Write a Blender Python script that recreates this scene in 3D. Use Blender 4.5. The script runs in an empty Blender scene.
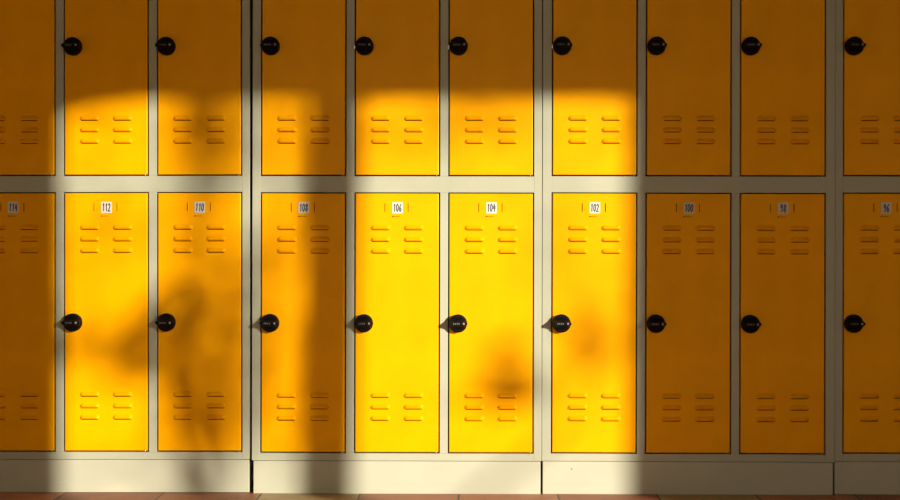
import bpy, bmesh, math, random
from mathutils import Matrix, Vector
C = bpy.context.scene.collection
sc = bpy.context.scene
S = 0.0031                      # metres across one millimetre-paper step used for all sizes below
EYE = 238.46 * S                # camera height above the floor

# ------------------------------------------------------------------ camera
cd = bpy.data.cameras.new('camera'); cam = bpy.data.objects.new('camera', cd); C.objects.link(cam)
cd.sensor_width = 36; cd.lens = 4.5 / S / 900 * 36; cd.clip_start = 0.05
cam.matrix_world = (Matrix.Translation((0, -4.5, EYE)) @ Matrix.Rotation(math.radians(0.549), 4, 'Z')
                    @ Matrix.Rotation(math.radians(90.212), 4, 'X') @ Matrix.Rotation(math.radians(0.044), 4, 'Z'))
sc.camera = cam
# ------------------------------------------------------------------ light
sc.view_settings.view_transform = 'Standard'; sc.view_settings.look = 'None'
sc.view_settings.exposure = 0.0; sc.view_settings.gamma = 1.0
sc.view_settings.use_curve_mapping = False
w = bpy.data.worlds.new('sky'); sc.world = w; w.use_nodes = True
bg = w.node_tree.nodes['Background']; bg.inputs[0].default_value = (1.0, 0.86, 0.68, 1); bg.inputs[1].default_value = 1.65
SX, SZ = 0.85, 0.27             # sideways and downward travel of the sunlight for each metre towards the lockers
sd = bpy.data.lights.new('sun', 'SUN'); sun = bpy.data.objects.new('sun', sd); C.objects.link(sun)
sd.energy = 8.4; sd.angle = math.radians(0.7); sd.color = (1.0, 0.95, 0.84)
sun.rotation_euler = Vector((-SX, 1, -SZ)).to_track_quat('-Z', 'Y').to_euler(); sun.location = (9, -12, 4)
try:
    sc.cycles.use_denoising = True; sc.cycles.sample_clamp_indirect = 4; sc.cycles.max_bounces = 8; sc.cycles.diffuse_bounces = 5
except Exception: pass

# ------------------------------------------------------------------ materials
def mat(name, col, rough=0.5, metal=0.0, spec=0.5, bump=0.0, bscale=900, var=0.0, vscale=6):
    m = bpy.data.materials.new(name); m.use_nodes = True; nt = m.node_tree; b = nt.nodes['Principled BSDF']
    b.inputs['Base Color'].default_value = (*col, 1); b.inputs['Roughness'].default_value = rough
    b.inputs['Metallic'].default_value = metal; b.inputs['Specular IOR Level'].default_value = spec
    if name == 'yellow_enamel': b.inputs['Specular Tint'].default_value = (1, .6, .1, 1)
    tc = nt.nodes.new('ShaderNodeTexCoord')
    if var:
        n = nt.nodes.new('ShaderNodeTexNoise'); n.inputs['Scale'].default_value = vscale; n.inputs['Detail'].default_value = 5
        nt.links.new(tc.outputs['Object'], n.inputs['Vector'])
        r = nt.nodes.new('ShaderNodeValToRGB')
        r.color_ramp.elements[0].position = 0.3; r.color_ramp.elements[0].color = (*[c * (1 - var) for c in col], 1)
        r.color_ramp.elements[1].position = 0.7; r.color_ramp.elements[1].color = (*[min(1, c * (1 + var)) for c in col], 1)
        nt.links.new(n.outputs['Fac'], r.inputs[0]); nt.links.new(r.outputs[0], b.inputs['Base Color'])
    if bump:
        n = nt.nodes.new('ShaderNodeTexNoise'); n.inputs['Scale'].default_value = bscale; n.inputs['Detail'].default_value = 3
        nt.links.new(tc.outputs['Object'], n.inputs['Vector'])
        bp = nt.nodes.new('ShaderNodeBump'); bp.inputs['Strength'].default_value = bump; bp.inputs['Distance'].default_value = 0.0004
        nt.links.new(n.outputs['Fac'], bp.inputs['Height']); nt.links.new(bp.outputs[0], b.inputs['Normal'])
    return m
YEL = mat('yellow_enamel', (0.86, 0.35, 0.0), 0.34, spec=0.5, bump=0.6, bscale=220, var=0.05, vscale=9)
GREY = mat('warm_grey_enamel', (0.385, 0.375, 0.262), 0.45, spec=0.4, bump=0.2, bscale=400, var=0.03, vscale=5)
PLIN = mat('plinth_enamel', (0.42, 0.405, 0.29), 0.5, spec=0.35, bump=0.2, bscale=300, var=0.04, vscale=7)
CARC = mat('dark_carcass_steel', (0.10, 0.09, 0.06), 0.7)
SLIT = mat('painted_slit_shade', (0.005, 0.003, 0.0005), 0.9, spec=0.0)  # near-black colour standing in for the shade inside slots and slits
BLK = mat('black_plastic', (0.0035, 0.0035, 0.0045), 0.5, spec=0.09, bump=0.1, bscale=500)
DIAL = mat('grey_dial_plastic', (0.025, 0.025, 0.024), 0.5, spec=0.3)
WHT = mat('white_marker', (0.26, 0.25, 0.26), 0.4)
STL = mat('bright_steel', (0.62, 0.60, 0.56), 0.3, metal=0.8)
PAP = mat('white_paper', (0.62, 0.56, 0.47), 0.7, spec=0.2, var=0.03, vscale=60)
INK = mat('dark_ink', (0.035, 0.033, 0.05), 0.6)
WALL = mat('cream_plaster', (0.36, 0.30, 0.22), 0.9, bump=0.4, bscale=200, var=0.03)
CEIL = mat('white_ceiling_plaster', (0.6, 0.56, 0.48), 0.9, var=0.02)
FRM = mat('brown_window_wood', (0.10, 0.06, 0.035), 0.5, var=0.1, vscale=20)
LEAF = mat('green_leaf', (0.07, 0.12, 0.025), 0.6, var=0.2, vscale=15)
BARK = mat('brown_bark', (0.12, 0.08, 0.05), 0.9, bump=0.8, bscale=60, var=0.2, vscale=12)
GRND = mat('pale_gravel_ground', (0.30, 0.26, 0.19), 0.95, var=0.1, vscale=3)
def tile_mat():
    m = bpy.data.materials.new('terracotta_tiles'); m.use_nodes = True; nt = m.node_tree; b = nt.nodes['Principled BSDF']
    N, L = nt.nodes, nt.links
    def math_(op, a, bb=None):
        n = N.new('ShaderNodeMath'); n.operation = op
        for i, v in enumerate((a, bb)):
            if v is None: continue
            if isinstance(v, (int, float)): n.inputs[i].default_value = v
            else: L.new(v, n.inputs[i])
        return n.outputs[0]
    geo = N.new('ShaderNodeNewGeometry'); sp = N.new('ShaderNodeSeparateXYZ'); L.new(geo.outputs['Position'], sp.inputs[0])
    P = 98.5 * S
    u = math_('DIVIDE', math_('ADD', sp.outputs[0], 0.0155 + 100 * P), P); v = math_('DIVIDE', math_('ADD', sp.outputs[1], 100 * P - 0.02), P)
    iu, iv = math_('FLOOR', u), math_('FLOOR', v); fu, fv = math_('FRACT', u), math_('FRACT', v)
    du = math_('MINIMUM', fu, math_('SUBTRACT', 1, fu)); dv = math_('MINIMUM', fv, math_('SUBTRACT', 1, fv))
    d = math_('MINIMUM', du, dv); grout = math_('LESS_THAN', d, 0.009)
    cmb = N.new('ShaderNodeCombineXYZ'); L.new(iu, cmb.inputs[0]); L.new(iv, cmb.inputs[1])
    wn = N.new('ShaderNodeTexWhiteNoise'); wn.noise_dimensions = '3D'; L.new(cmb.outputs[0], wn.inputs['Vector'])
    ramp = N.new('ShaderNodeValToRGB'); L.new(wn.outputs['Value'], ramp.inputs[0])
    e = ramp.color_ramp.elements; e[0].color = (0.36, 0.12, 0.055, 1); e[1].color = (0.58, 0.26, 0.13, 1)
    k = math_('MODULO', math_('ADD', iu, math_('MULTIPLY', iv, 3)), 4)   # paler tiles turn up in a regular scatter
    pale = math_('COMPARE', k, 3.0); pale.node.inputs[2].default_value = 0.1
    mx = N.new('ShaderNodeMix'); mx.data_type = 'RGBA'; L.new(pale, mx.inputs[0]); L.new(ramp.outputs[0], mx.inputs[6]); mx.inputs[7].default_value = (0.48, 0.35, 0.16, 1)
    nz = N.new('ShaderNodeTexNoise'); nz.inputs['Scale'].default_value = 14; nz.inputs['Detail'].default_value = 6; L.new(geo.outputs['Position'], nz.inputs['Vector'])
    m2 = N.new('ShaderNodeMix'); m2.data_type = 'RGBA'; m2.blend_type = 'MULTIPLY'; m2.inputs[0].default_value = 0.5
    L.new(mx.outputs[2], m2.inputs[6]); L.new(nz.outputs['Fac'], m2.inputs[7])
    m3 = N.new('ShaderNodeMix'); m3.data_type = 'RGBA'; L.new(grout, m3.inputs[0]); L.new(m2.outputs[2], m3.inputs[6]); m3.inputs[7].default_value = (0.05, 0.03, 0.02, 1)
    L.new(m3.outputs[2], b.inputs['Base Color']); b.inputs['Roughness'].default_value = 0.5; b.inputs['Specular IOR Level'].default_value = 0.3
    bp = N.new('ShaderNodeBump'); bp.inputs['Distance'].default_value = 0.002; L.new(math_('SUBTRACT', 1, grout), bp.inputs['Height']); L.new(bp.outputs[0], b.inputs['Normal'])
    return m
TILE = tile_mat()

# ------------------------------------------------------------------ mesh helpers
class MB:
    def __init__(s): s.v = []; s.f = []; s.m = []; s.s = []
    def add(s, vs, fs, mi=0, smooth=False):
        o = len(s.v); s.v += [tuple(p) for p in vs]
        for f in fs: s.f.append([i + o for i in f]); s.m.append(mi); s.s.append(smooth)
    def box(s, x0, x1, y0, y1, z0, z1, mi=0, bv=0.0):
        # bevel runs round the four front (low y) edges and the four upright ones
        if bv <= 0:
            vs = [(x, y, z) for x in (x0, x1) for y in (y0, y1) for z in (z0, z1)]
            s.add(vs, [(0, 1, 3, 2), (4, 6, 7, 5), (0, 4, 5, 1), (2, 3, 7, 6), (0, 2, 6, 4), (1, 5, 7, 3)], mi); return
        b = bv; r = []
        for (dx, y) in ((b, y0), (b * .29, y0 + b * .29), (0, y0 + b), (0, y1)):
            r += [(x0 + dx, y, z0 + dx), (x1 - dx, y, z0 + dx), (x1 - dx, y, z1 - dx), (x0 + dx, y, z1 - dx)]
        fs = [(0, 1, 2, 3)]
        for k in range(3):
            for i in range(4):
                j = (i + 1) % 4; fs.append((4 * k + j, 4 * k + i, 4 * k + 4 + i, 4 * k + 4 + j))
        fs.append((15, 14, 13, 12)); s.add(r, fs, mi)
    def lathe_y(s, cx, cz, prof, n=40, mi=0):        # prof: (radius, y) from the back to the front
        vs = []; fs = []
        for r, y in prof:
            for i in range(n):
                a = 2 * math.pi * i / n; vs.append((cx + r * math.cos(a), y, cz + r * math.sin(a)))
        for k in range(len(prof) - 1):
            for i in range(n):
                j = (i + 1) % n; fs.append((k * n + i, k * n + n + i, k * n + n + j, k * n + j))
        s.add(vs, fs, mi, True)
        s.add(vs[-n:], [tuple(range(n))], mi); s.add(vs[:n], [tuple(range(n))[::-1]], mi)
    def tube(s, pts, rad, n=8, mi=0):
        vs = []; fs = []; P = [Vector(p) for p in pts]
        for i, p in enumerate(P):
            t = (P[min(i + 1, len(P) - 1)] - P[max(i - 1, 0)]).normalized()
            a = t.cross(Vector((0.13, 0.2, 1)).normalized()).normalized(); b = t.cross(a); r = rad[i] if isinstance(rad, list) else rad
            for k in range(n):
                q = 2 * math.pi * k / n; vs.append(p + (a * math.cos(q) + b * math.sin(q)) * r)
        for i in range(len(P) - 1):
            for k in range(n):
                j = (k + 1) % n; fs.append((i * n + k, i * n + j, i * n + n + j, i * n + n + k))
        fs.append(tuple(range(n))[::-1]); fs.append(tuple(len(vs) - n + k for k in range(n)))
        s.add(vs, fs, mi, True)
    def build(s, name, mats, parent=None, label=None, fix=True):
        me = bpy.data.meshes.new(name); me.from_pydata(s.v, [], s.f)
        for m in (mats if isinstance(mats, (list, tuple)) else [mats]): me.materials.append(m)
        for p, mi, sm in zip(me.polygons, s.m, s.s): p.material_index = mi; p.use_smooth = sm
        if fix:
            bm = bmesh.new(); bm.from_mesh(me); bmesh.ops.recalc_face_normals(bm, faces=bm.faces); bm.to_mesh(me); bm.free()
        o = bpy.data.objects.new(name, me); C.objects.link(o)
        if parent: o.parent = parent
        if label: o['label'] = label
        return o
def struct(name, mb, m):
    o = mb.build(name, m); o['kind'] = 'structure'; return o
def boxes(*bs):
    m = MB()
    for b in bs: m.box(*b)
    return m

# ------------------------------------------------------------------ the room
XL, XR, YW, HC = -3.6, 9.0, -4.9, 3.2        # side walls, window wall, ceiling height
struct('floor', boxes((XL - .2, XR + .2, YW - .3, 0.75, -0.12, 0)), TILE)
struct('ceiling', boxes((XL - .2, XR + .2, YW - .3, 0.75, HC, HC + .15)), CEIL)
struct('wall_back', boxes((XL - .2, XR + .2, 0.55, 0.75, 0, HC)), WALL)
struct('wall_left', boxes((XL - .2, XL, YW - .3, 0.55, 0, HC)), WALL)
struct('wall_right', boxes((XR, XR + .2, YW - .3, 0.55, 0, HC)), WALL)
def win_x(px): return (px - 464) * S + SX * -YW            # where a ray lit at this spot of the lockers passes the window wall
WT = (238.5 + 166.4) * S + SZ * -YW                        # head of the windows
O1 = (win_x(63), win_x(660)); SILL = 0.12
opens = [(-1.5, 1.3), O1]  # first opening is unseen, added to let sky light in
TH = 0.12
mb = MB(); x = XL
for a, b in opens:
    mb.box(x, a, YW - TH, YW, 0, HC); mb.box(a, b, YW - TH, YW, WT, HC); mb.box(a, b, YW - TH, YW, 0, SILL); x = b
mb.box(x, XR, YW - TH, YW, 0, HC)
struct('wall_window_side', mb, WALL)
for i, (a, b) in enumerate(opens):
    mb = MB(); y0, y1 = YW - .07, YW - .03
    if i == 1:
        c0, c1 = win_x(315), win_x(358)
        mb.box(c0, c1, YW - .045, YW, SILL, WT); mb.v = [(x + .024 * (z - 1.9), y, z) for x, y, z in mb.v]     # the wide post between the two lights
        # unseen curved corners added under the head to slant and round the shadow edge
        for xc, wd, hd in ((a, 0.33, 0.078), (c1, 0.10, 0.05)):
            n = 10; f = [(xc + wd * t / n, WT + .01 - (hd + .01) * (1 - t / n) ** 1.3) for t in range(n + 1)]
            vs = [(p, y, q) for y in (y0, y1) for p, q in f] + [(p, y, WT + .01) for y in (y0, y1) for p, q in f]
            fs = []; m_ = n + 1
            for t in range(n):
                fs += [(t, t + 1, 2 * m_ + t + 1, 2 * m_ + t), (m_ + t + 1, m_ + t, 3 * m_ + t, 3 * m_ + t + 1), (t + 1, t, m_ + t, m_ + t + 1)]
            mb.add(vs, fs)
    else:
        c = (a + b) / 2; mb.box(c - .04, c + .04, y0, y1, SILL, WT)
    mb.box(a - .01, b + .01, y0, y1, WT - .004, WT + .05); mb.box(a - .01, b + .01, y0, y1, SILL - .05, SILL + .03)
    struct('window_%d' % (i + 1), mb, FRM)
struct('ground', boxes((-30, 40, -45, YW - .3, -0.2, -0.06)), GRND)

# ------------------------------------------------------------------ lockers
DW, DH = 83.2 * S, 258.6 * S
Z_LOW = 41.9 * S; Z_UP = 319.1 * S; Z_TOP = 588.5 * S; Z_PL = 33.2 * S
G = 1.35 * S                                  # gap round a door
def v_door(hasnum):
    mb = MB(); mb.box(0, DW, 0.0, 0.018, 0, DH, 0, 0.0022)
    lw, lh, H = 19.6 * S, 5.0 * S, 0.0078
    zs = [34.2, 45.7, 57.2, 258.6 - 33.7, 258.6 - 45.4, 258.6 - 57.1]
    for zc in zs:
        for xc in (41.6 - 16.6, 41.6 + 16.6):
            cx, cz = xc * S, zc * S; NX, NV = 20, 8; vs = []; fs = []
            for i in range(NX + 1):
                t = i / NX; e = min(1, min(t, 1 - t) / 0.16); e = math.sin(e * math.pi / 2)
                for j in range(NV + 1):
                    q = j / NV; p = min(1, q / 0.6) ** 1.4 - .75 * (max(0, q - .6) / .4) ** 1.7
                    top = cz + lh / 2 - (1 - e) * lh * 0.35; bot = cz - lh / 2
                    vs.append((cx - lw / 2 + lw * t, -H * e * p + 0.0003 * (1 - e * p) - 0.0004, top + (bot - top) * q))
            for i in range(NX):
                for j in range(NV):
                    a = i * (NV + 1) + j; fs.append((a, a + 1, a + NV + 2, a + NV + 1))
            mb.add(vs, fs, 0, True)
            b = []; fb = []                       # near-black strip under the lip paints in the shade of the slot
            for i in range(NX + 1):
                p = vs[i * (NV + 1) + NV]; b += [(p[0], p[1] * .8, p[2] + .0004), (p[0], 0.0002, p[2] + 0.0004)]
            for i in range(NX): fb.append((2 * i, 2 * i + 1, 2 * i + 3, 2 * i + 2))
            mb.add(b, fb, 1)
            mb.box(cx - lw * .42, cx + lw * .42, -0.0010, 0.0002, cz - lh / 2 - .0020, cz - lh / 2 + .0005, 1)  # near-black bar paints the shadow line below the hood
    for dx in (-11.6, 11.6):                   # two thin name card slits, their shaded insides painted as near-black strips
        cx = (41.0 + dx) * S; zc = DH - 14 * S
        mb.box(cx - .0009, cx + .0009, -0.0006, 0.0004, zc - 4.3 * S, zc + 4.3 * S, 1)
        mb.box(cx + (.0012 if dx > 0 else .0012), cx + .0026, -0.0013, 0.0004, zc - 4.3 * S, zc + 4.3 * S, 0, .0006)
    zc = DH - 23 * S; mb.box(41 * S - 4.2 * S, 41 * S + 3.4 * S, -0.0004, 0.0004, zc - .0006, zc + .0006, 1)  # notch under the card, its shade painted near-black
    mb.box(41 * S - 4.6 * S, 41 * S - 3.2 * S, -0.0008, 0.0004, zc - .0014, zc + .0014, 1)
    return mb
DIG = {'0': [[(.5, 1), (.15, .8), (.1, .3), (.45, 0), (.8, .25), (.85, .75), (.5, 1)]],
       '1': [[(.3, .75), (.6, 1), (.55, 0)]],
       '2': [[(.1, .8), (.45, 1), (.8, .75), (.5, .35), (.1, 0), (.9, .03)]],
       '4': [[(.5, 1), (.1, .4), (.9, .42)], [(.75, .75), (.65, 0)]],
       '6': [[(.75, 1), (.25, .6), (.12, .2), (.5, 0), (.85, .25), (.5, .5), (.2, .35)]],
       '8': [[(.5, .52), (.15, .78), (.5, 1), (.85, .78), (.5, .52), (.1, .25), (.5, 0), (.88, .25), (.5, .52)]],
       '9': [[(.85, .7), (.5, .5), (.15, .72), (.5, 1), (.85, .78), (.75, .3), (.5, 0)]]}
def sticker(num, seed):
    rnd = random.Random(seed); mb = MB(); cx, cz = 41.9 * S, DH - 14.3 * S; hw, hh = 5.3 * S, 5.7 * S
    mb.box(cx - hw, cx + hw, -0.0009, 0.0002, cz - hh, cz + hh, 0, 0.0003)
    n = len(num); h = 7.6 * S; wd = (8.8 if n == 3 else 6.6) * S / n; sl = 0.12 + rnd.uniform(-.05, .08)
    for i, ch in enumerate(num):
        ox = cx - wd * n / 2 + wd * i + wd * .08; oz = cz - h / 2 + rnd.uniform(-.15, .15) * S
        for st in DIG[ch]:
            P = [(ox + (q[0] * .84 + sl * (q[1] - .5)) * wd, oz + q[1] * h) for q in st]
            for k in range(len(P) - 1):
                (a, b), (c, d) = P[k], P[k + 1]; L = math.hypot(c - a, d - b) or 1e-6; r = .0016
                nx, nz = -(d - b) / L * r, (c - a) / L * r; ex, ez = (c - a) / L * r * .5, (d - b) / L * r * .5; y = -0.00105 - .00001 * k
                mb.add([(a - ex + nx, y, b - ez + nz), (a - ex - nx, y, b - ez - nz), (c + ex - nx, y, d + ez - nz), (c + ex + nx, y, d + ez + nz)], [(0, 1, 2, 3)], 1)
    return mb
KX = 8.8 * S
def lock_meshes():
    body = MB(); body.lathe_y(0, 0, [(.0280, -0.0002), (.0280, -.004), (.0283, -.005), (.0283, -.017), (.0276, -.0195), (.0262, -.0212), (.0240, -.0218)])
    grip = MB(); n = 28; rows = []
    for (hx, hz, y) in ((.0252, .0190, -.0212), (.0266, .0145, -.025), (.0280, .0105, -.030), (.0292, .0066, -.0360), (.0290, .0056, -.0395), (.0270, .0046, -.0412)):
        rows.append([(hx * math.copysign(abs(math.cos(a)) ** .55, math.cos(a)), y, hz * math.copysign(abs(math.sin(a)) ** .7, math.sin(a)))
                     for a in [2 * math.pi * (i + .5) / n for i in range(n)]])
    vs = [p for r in rows for p in r]; fs = []
    for k in range(len(rows) - 1):
        for i in range(n):
            j = (i + 1) % n; fs.append((k * n + i, k * n + n + i, k * n + n + j, k * n + j))
    grip.add(vs, fs, 0, True); grip.add(rows[-1], [tuple(range(n))]); grip.add(rows[0], [tuple(range(n))[::-1]])
    dial = MB(); dial.box(-.0019, .0019, -.0430, -.0412, -.0032, .0032, 0, .0008)
    dial.box(-.0007, .0007, -.0433, -.0429, -.0018, .0018, 1)
    dot = MB(); dot.lathe_y(0, 0, [(.0034, -.0410), (.0034, -.0424), (.0024, -.0430)], 20)
    tab = MB(); tab.box(-.0024, .0024, -.010, -.0002, -.0065, .0065, 0, .0012)
    return body, grip, dial, dot, tab
_names = ['lock_body', 'lock_grip', 'code_dial', 'lock_marker', 'latch_tab']
_mats = [BLK, BLK, [DIAL, WHT], WHT, STL]
protos = None
def child(src, name, parent, loc, label=None):
    o = src.copy(); o.name = name; C.objects.link(o); o.parent = parent; o.location = loc
    if label: o['label'] = label
    return o
LK = [m.build(nm, mt) for m, nm, mt in zip(lock_meshes(), _names, _mats)]
DOORP = v_door(True).build('door', [YEL, SLIT])
HING = MB(); HING.lathe_y(0, 0, [(.0001, -.001), (.0018, -.001), (.0018, .006)], 8)
pin = MB(); pin.tube([(0, 0, -.004), (0, 0, .004)], .0013, 8); PIN = pin.build('hinge_pin', STL)

NUM = [['114', '112', '110'], ['108', '106', '104'], ['102', '100', '98'], ['96', '94', '92']]
X0 = -494.4
LABELS = ['leftmost grey locker cabinet with yellow doors, two of its columns dappled by leaf shade',
          'grey locker cabinet with yellow doors, its left column crossed by an upright post shadow',
          'grey locker cabinet with yellow doors, only its left column in bright sun',
          'wholly shaded grey locker cabinet with yellow doors, cut off by the right edge']
edges = [(-10.3, 280.1), (-9.6, 280.2), (-10.3, 281.5), (-9.0, 281.3)]
dy = [0.010, 0.0, 0.0, 0.008]
dz = [0.0016, 0.0, 0.0, 0.0016]
plin_gap = [(0, .8), (1.6, .9), (.9, 1.5), (0, 0)]
for u in range(4):
    xl = (X0 + 291.2 * u + (0, .6, .2, .2)[u]) * S
    root = bpy.data.objects.new('locker_cabinet', None); C.objects.link(root)
    root.location = (xl, dy[u], 0); root.rotation_euler.y = math.radians((-.1, .06, .12, .12)[u]); root['label'] = LABELS[u]; root['category'] = 'locker'; root['group'] = 'locker cabinets in a row along the wall'
    eL, eR = edges[u][0] * S, edges[u][1] * S; zo = dz[u]
    D = 0.50
    # carcass
    cb = MB(); t = .0012
    cb.box(eL + .0004, eL + .0014, .022, D, Z_PL, Z_TOP); cb.box(eR - .0014, eR - .0004, .022, D, Z_PL, Z_TOP)
    cb.box(eL + .0014, eR - .0014, D - t, D, Z_PL, Z_TOP)
    cb.box(eL + .0014, eR - .0014, .022, D - t, Z_TOP - t, Z_TOP); cb.box(eL + .0014, eR - .0014, .022, D - t, Z_PL + .002, Z_PL + .002 + t)
    zm = (Z_LOW + DH + Z_UP) / 2; cb.box(eL + .0014, eR - .0014, .022, D - t, zm, zm + t)
    for c in (1, 2):
        xm = (93.9 * c - 5.3) * S
        cb.box(xm - .0006, xm + .0006, .022, D - t, Z_PL + .004, zm); cb.box(xm - .0006, xm + .0006, .022, D - t, zm + t, Z_TOP - t)
    cb.build('carcass', CARC, root, 'dark unpainted inside of the cabinet')
    # front frame: rails, inner and outer stiles
    fb = MB(); ff = .0220; bv = .0012
    def rail(z0, z1): fb.box(eL + 7.1 * S if False else iL, iR, 0.0006, ff, z0, z1, 0, .0007)
    iL, iR = -G, (93.9 * 2) * S + DW + G
    zb0, zt0 = Z_LOW - G, Z_TOP
    fb.box(eL, iL, 0, ff, Z_PL, Z_TOP, 0, bv); fb.box(iR, eR, 0, ff, Z_PL, Z_TOP, 0, bv)
    fb.box(iL, iR, 0.0004, ff, Z_PL, zb0, 0, .0006)
    fb.box(iL, iR, 0.0004, ff, Z_LOW + DH + G * .8, Z_UP - G, 0, .0006)
    fb.box(iL, iR, 0.0004, ff, Z_UP + DH + G * .8, Z_TOP, 0, .0006)
    for c in (1, 2):
        a, b = (93.9 * (c - 1)) * S + DW + G, 93.9 * c * S - G
        fb.box(a, b, 0.0004, ff, zb0, Z_LOW + DH + G * .8, 0, .0009); fb.box(a, b, 0.0004, ff, Z_UP - G, Z_UP + DH + G * .8, 0, .0009)
    f = fb.build('front_frame', GREY, root, 'warm grey painted steel frame'); 
    pl, pr = plin_gap[u]
    pb = MB(); pb.box(eL + pl * S, eR - pr * S, .0012, .5, 0, Z_PL - .0014, 0, .0016)
    if u == 0:            # small bright scuffs and a dark nick, worn into the paint
        for sx_, sz_, w_ in ((90, 10, 2.2), (95, 11.5, 1.4), (98.5, 9.5, .8)): pb.box(sx_ * S - w_ * S / 2, sx_ * S + w_ * S / 2, .0009, .0013, sz_ * S - .0009, sz_ * S + .0009, 1)
    if u == 2: pb.box(19 * S, 20.2 * S, .0009, .0013, 24.3 * S, 25.7 * S, 2)
    pb.build('plinth', [PLIN, PAP, CARC], root, 'plain pale grey base panel')
    for c in range(3):
        for lvl, z in ((0, Z_LOW), (1, Z_UP)):
            d = child(DOORP, 'door', root, (93.9 * c * S, -.0006, z), None)
            if lvl == 0: d['label'] = 'yellow door with number ' + NUM[u][c]
            vis = True
            kz = (238.46 - 67.7) * S - Z_LOW if lvl == 0 else (238.46 + 209.2) * S - Z_UP
            child(LK[0], 'lock_body', d, (KX, 0, kz), 'round black plastic lock body')
            child(LK[1], 'lock_grip', d, (KX, 0, kz), 'black horizontal turning grip')
            for k in range(4): child(LK[2], 'code_dial', d, (KX - .0135 + .0055 * k, 0, kz), 'small grey number dial')
            child(LK[3], 'lock_marker', d, (KX + .0175, 0, kz + .0003), 'small whitish round marker')
            if lvl == 1 and (u, c) in ((1, 1), (1, 2), (2, 0)):
                child(LK[4], 'latch_tab', d, (-.0035, 0, kz - .003), 'small bright steel tab')
            child(PIN, 'hinge_pin', d, (DW - 2.2 * S, .0002, -.0015), 'small steel pin')
            if lvl == 0:
                sticker(NUM[u][c], u * 3 + c).build('number_sticker', [PAP, INK], d, 'white square sticker with dark handwritten ' + NUM[u][c])
for o in LK + [DOORP, PIN]: bpy.data.objects.remove(o, do_unlink=True)

# ------------------------------------------------------------------ the tree outside, whose thin crown dapples the sunlight
random.seed(4)
def at(px, py, d):      # the point d metres back along the sunlight from a spot on the lockers
    return Vector(((px - 464) * S + SX * d, -d, (255.4 - py + 238.46) * S - 0 + SZ * d))
DT = 10.0
base = at(205, 250, DT); base.z = -0.06
tree = bpy.data.objects.new('tree', None); C.objects.link(tree)
tree['label'] = 'small thin-leaved garden tree standing outside the windows'; tree['category'] = 'tree'
fork = at(205, 520, DT)
tb = MB(); tb.tube([base, base + Vector((.03, 0, .8)), base + Vector((-.02, .02, 1.7)), fork], [.09, .075, .06, .05], 10)
tb.build('trunk', BARK, tree)
bb = MB(); fo = MB()
def leaf(p, L):
    d = Vector((random.gauss(0, 1), random.gauss(0, 1), random.gauss(0, .7))).normalized()
    s = d.cross(Vector((random.gauss(0, 1), random.gauss(0, 1), random.gauss(0, 1)))).normalized(); n = d.cross(s)
    W = L * .30; pts = [p - d * L / 2, p - d * L * .2 + s * W + n * .004, p + d * L * .15 + s * W * .9, p + d * L / 2 - n * .01,
                        p + d * L * .15 - s * W * .9, p - d * L * .2 - s * W + n * .004, p - n * .004]
    fo.add(pts, [(0, 1, 6), (1, 2, 6), (2, 3, 6), (3, 4, 6), (4, 5, 6), (5, 0, 6)])
# leaf clusters: spot on the lockers they shade, half sizes, number of leaves, distance
CL = [(205, 125, 44, 60, 45, 10.8), (210, 250, 42, 200, 200, 10.4), (175, 345, 22, 55, 40, 8.5), (135, 350, 26, 35, 50, 8.5), (190, 410, 24, 40, 40, 9.2),
      (285, 270, 26, 210, 72, 10.8), (450, 130, 170, 60, 70, 11), (105, 210, 48, 120, 38, 11), (100, 330, 45, 60, 20, 10.5), (90, 100, 35, 12, 26, 9.5), (80, 345, 22, 14, 22, 8.5),
      (523, 385, 26, 24, 34, 8.6), (590, 345, 24, 34, 30, 8.6), (505, 355, 20, 30, 12, 8.4), (570, 250, 50, 60, 22, 10.5), (500, 395, 25, 14, 12, 8.5),
      (330, -40, 300, 70, 700, 10.6), (200, -140, 220, 90, 500, 10.2)]
for i, (px, py, sx_, sy_, n, d) in enumerate(CL):
    for k in range(n):
        u, v = random.gauss(0, .5), random.gauss(0, .5)
        if sy_ > 150: v = random.uniform(-1, 1); u = random.uniform(-1, 1)
        if abs(u) > 1.1 or abs(v) > 1.1: continue
        leaf(at(px + u * sx_, py + v * sy_, d + random.uniform(-.5, .5)), random.uniform(.05, .085))
for tx, ty, d, r in ((205, 60, 10.2, .022), (60, 480, 9.6, .012), (330, -60, 10.6, .02), (130, -100, 10.3, .018)):
    e = at(tx, ty, d); m = fork.lerp(e, .5) + Vector((random.uniform(-.1, .1), .1, .12)); bb.tube([fork, fork.lerp(m, .5), m, m.lerp(e, .6), e], [r * 1.6, r * 1.3, r, r * .7, r * .3], 6)
for pts in ([(190, 480), (176, 420), (170, 372), (186, 338), (196, 300), (186, 282), (160, 290), (140, 318), (112, 350)],
            [(214, 500), (200, 430), (178, 395), (168, 350), (180, 310), (168, 296), (150, 310)]):
    P = [at(a, b, 5.8 + .05 * i) for i, (a, b) in enumerate(pts)]
    bb.tube([fork] + P, [.012] + [.012] * (len(P) - 1) + [.007], 6)
P = [fork, at(330, 560, 9.5), at(450, 520, 8.8), at(560, 430, 8.6), at(600, 330, 8.6)]
bb.tube(P, [.03, .02, .014, .010, .005], 6)
bb.build('branches', BARK, tree); f = fo.build('foliage', LEAF, tree, fix=False)
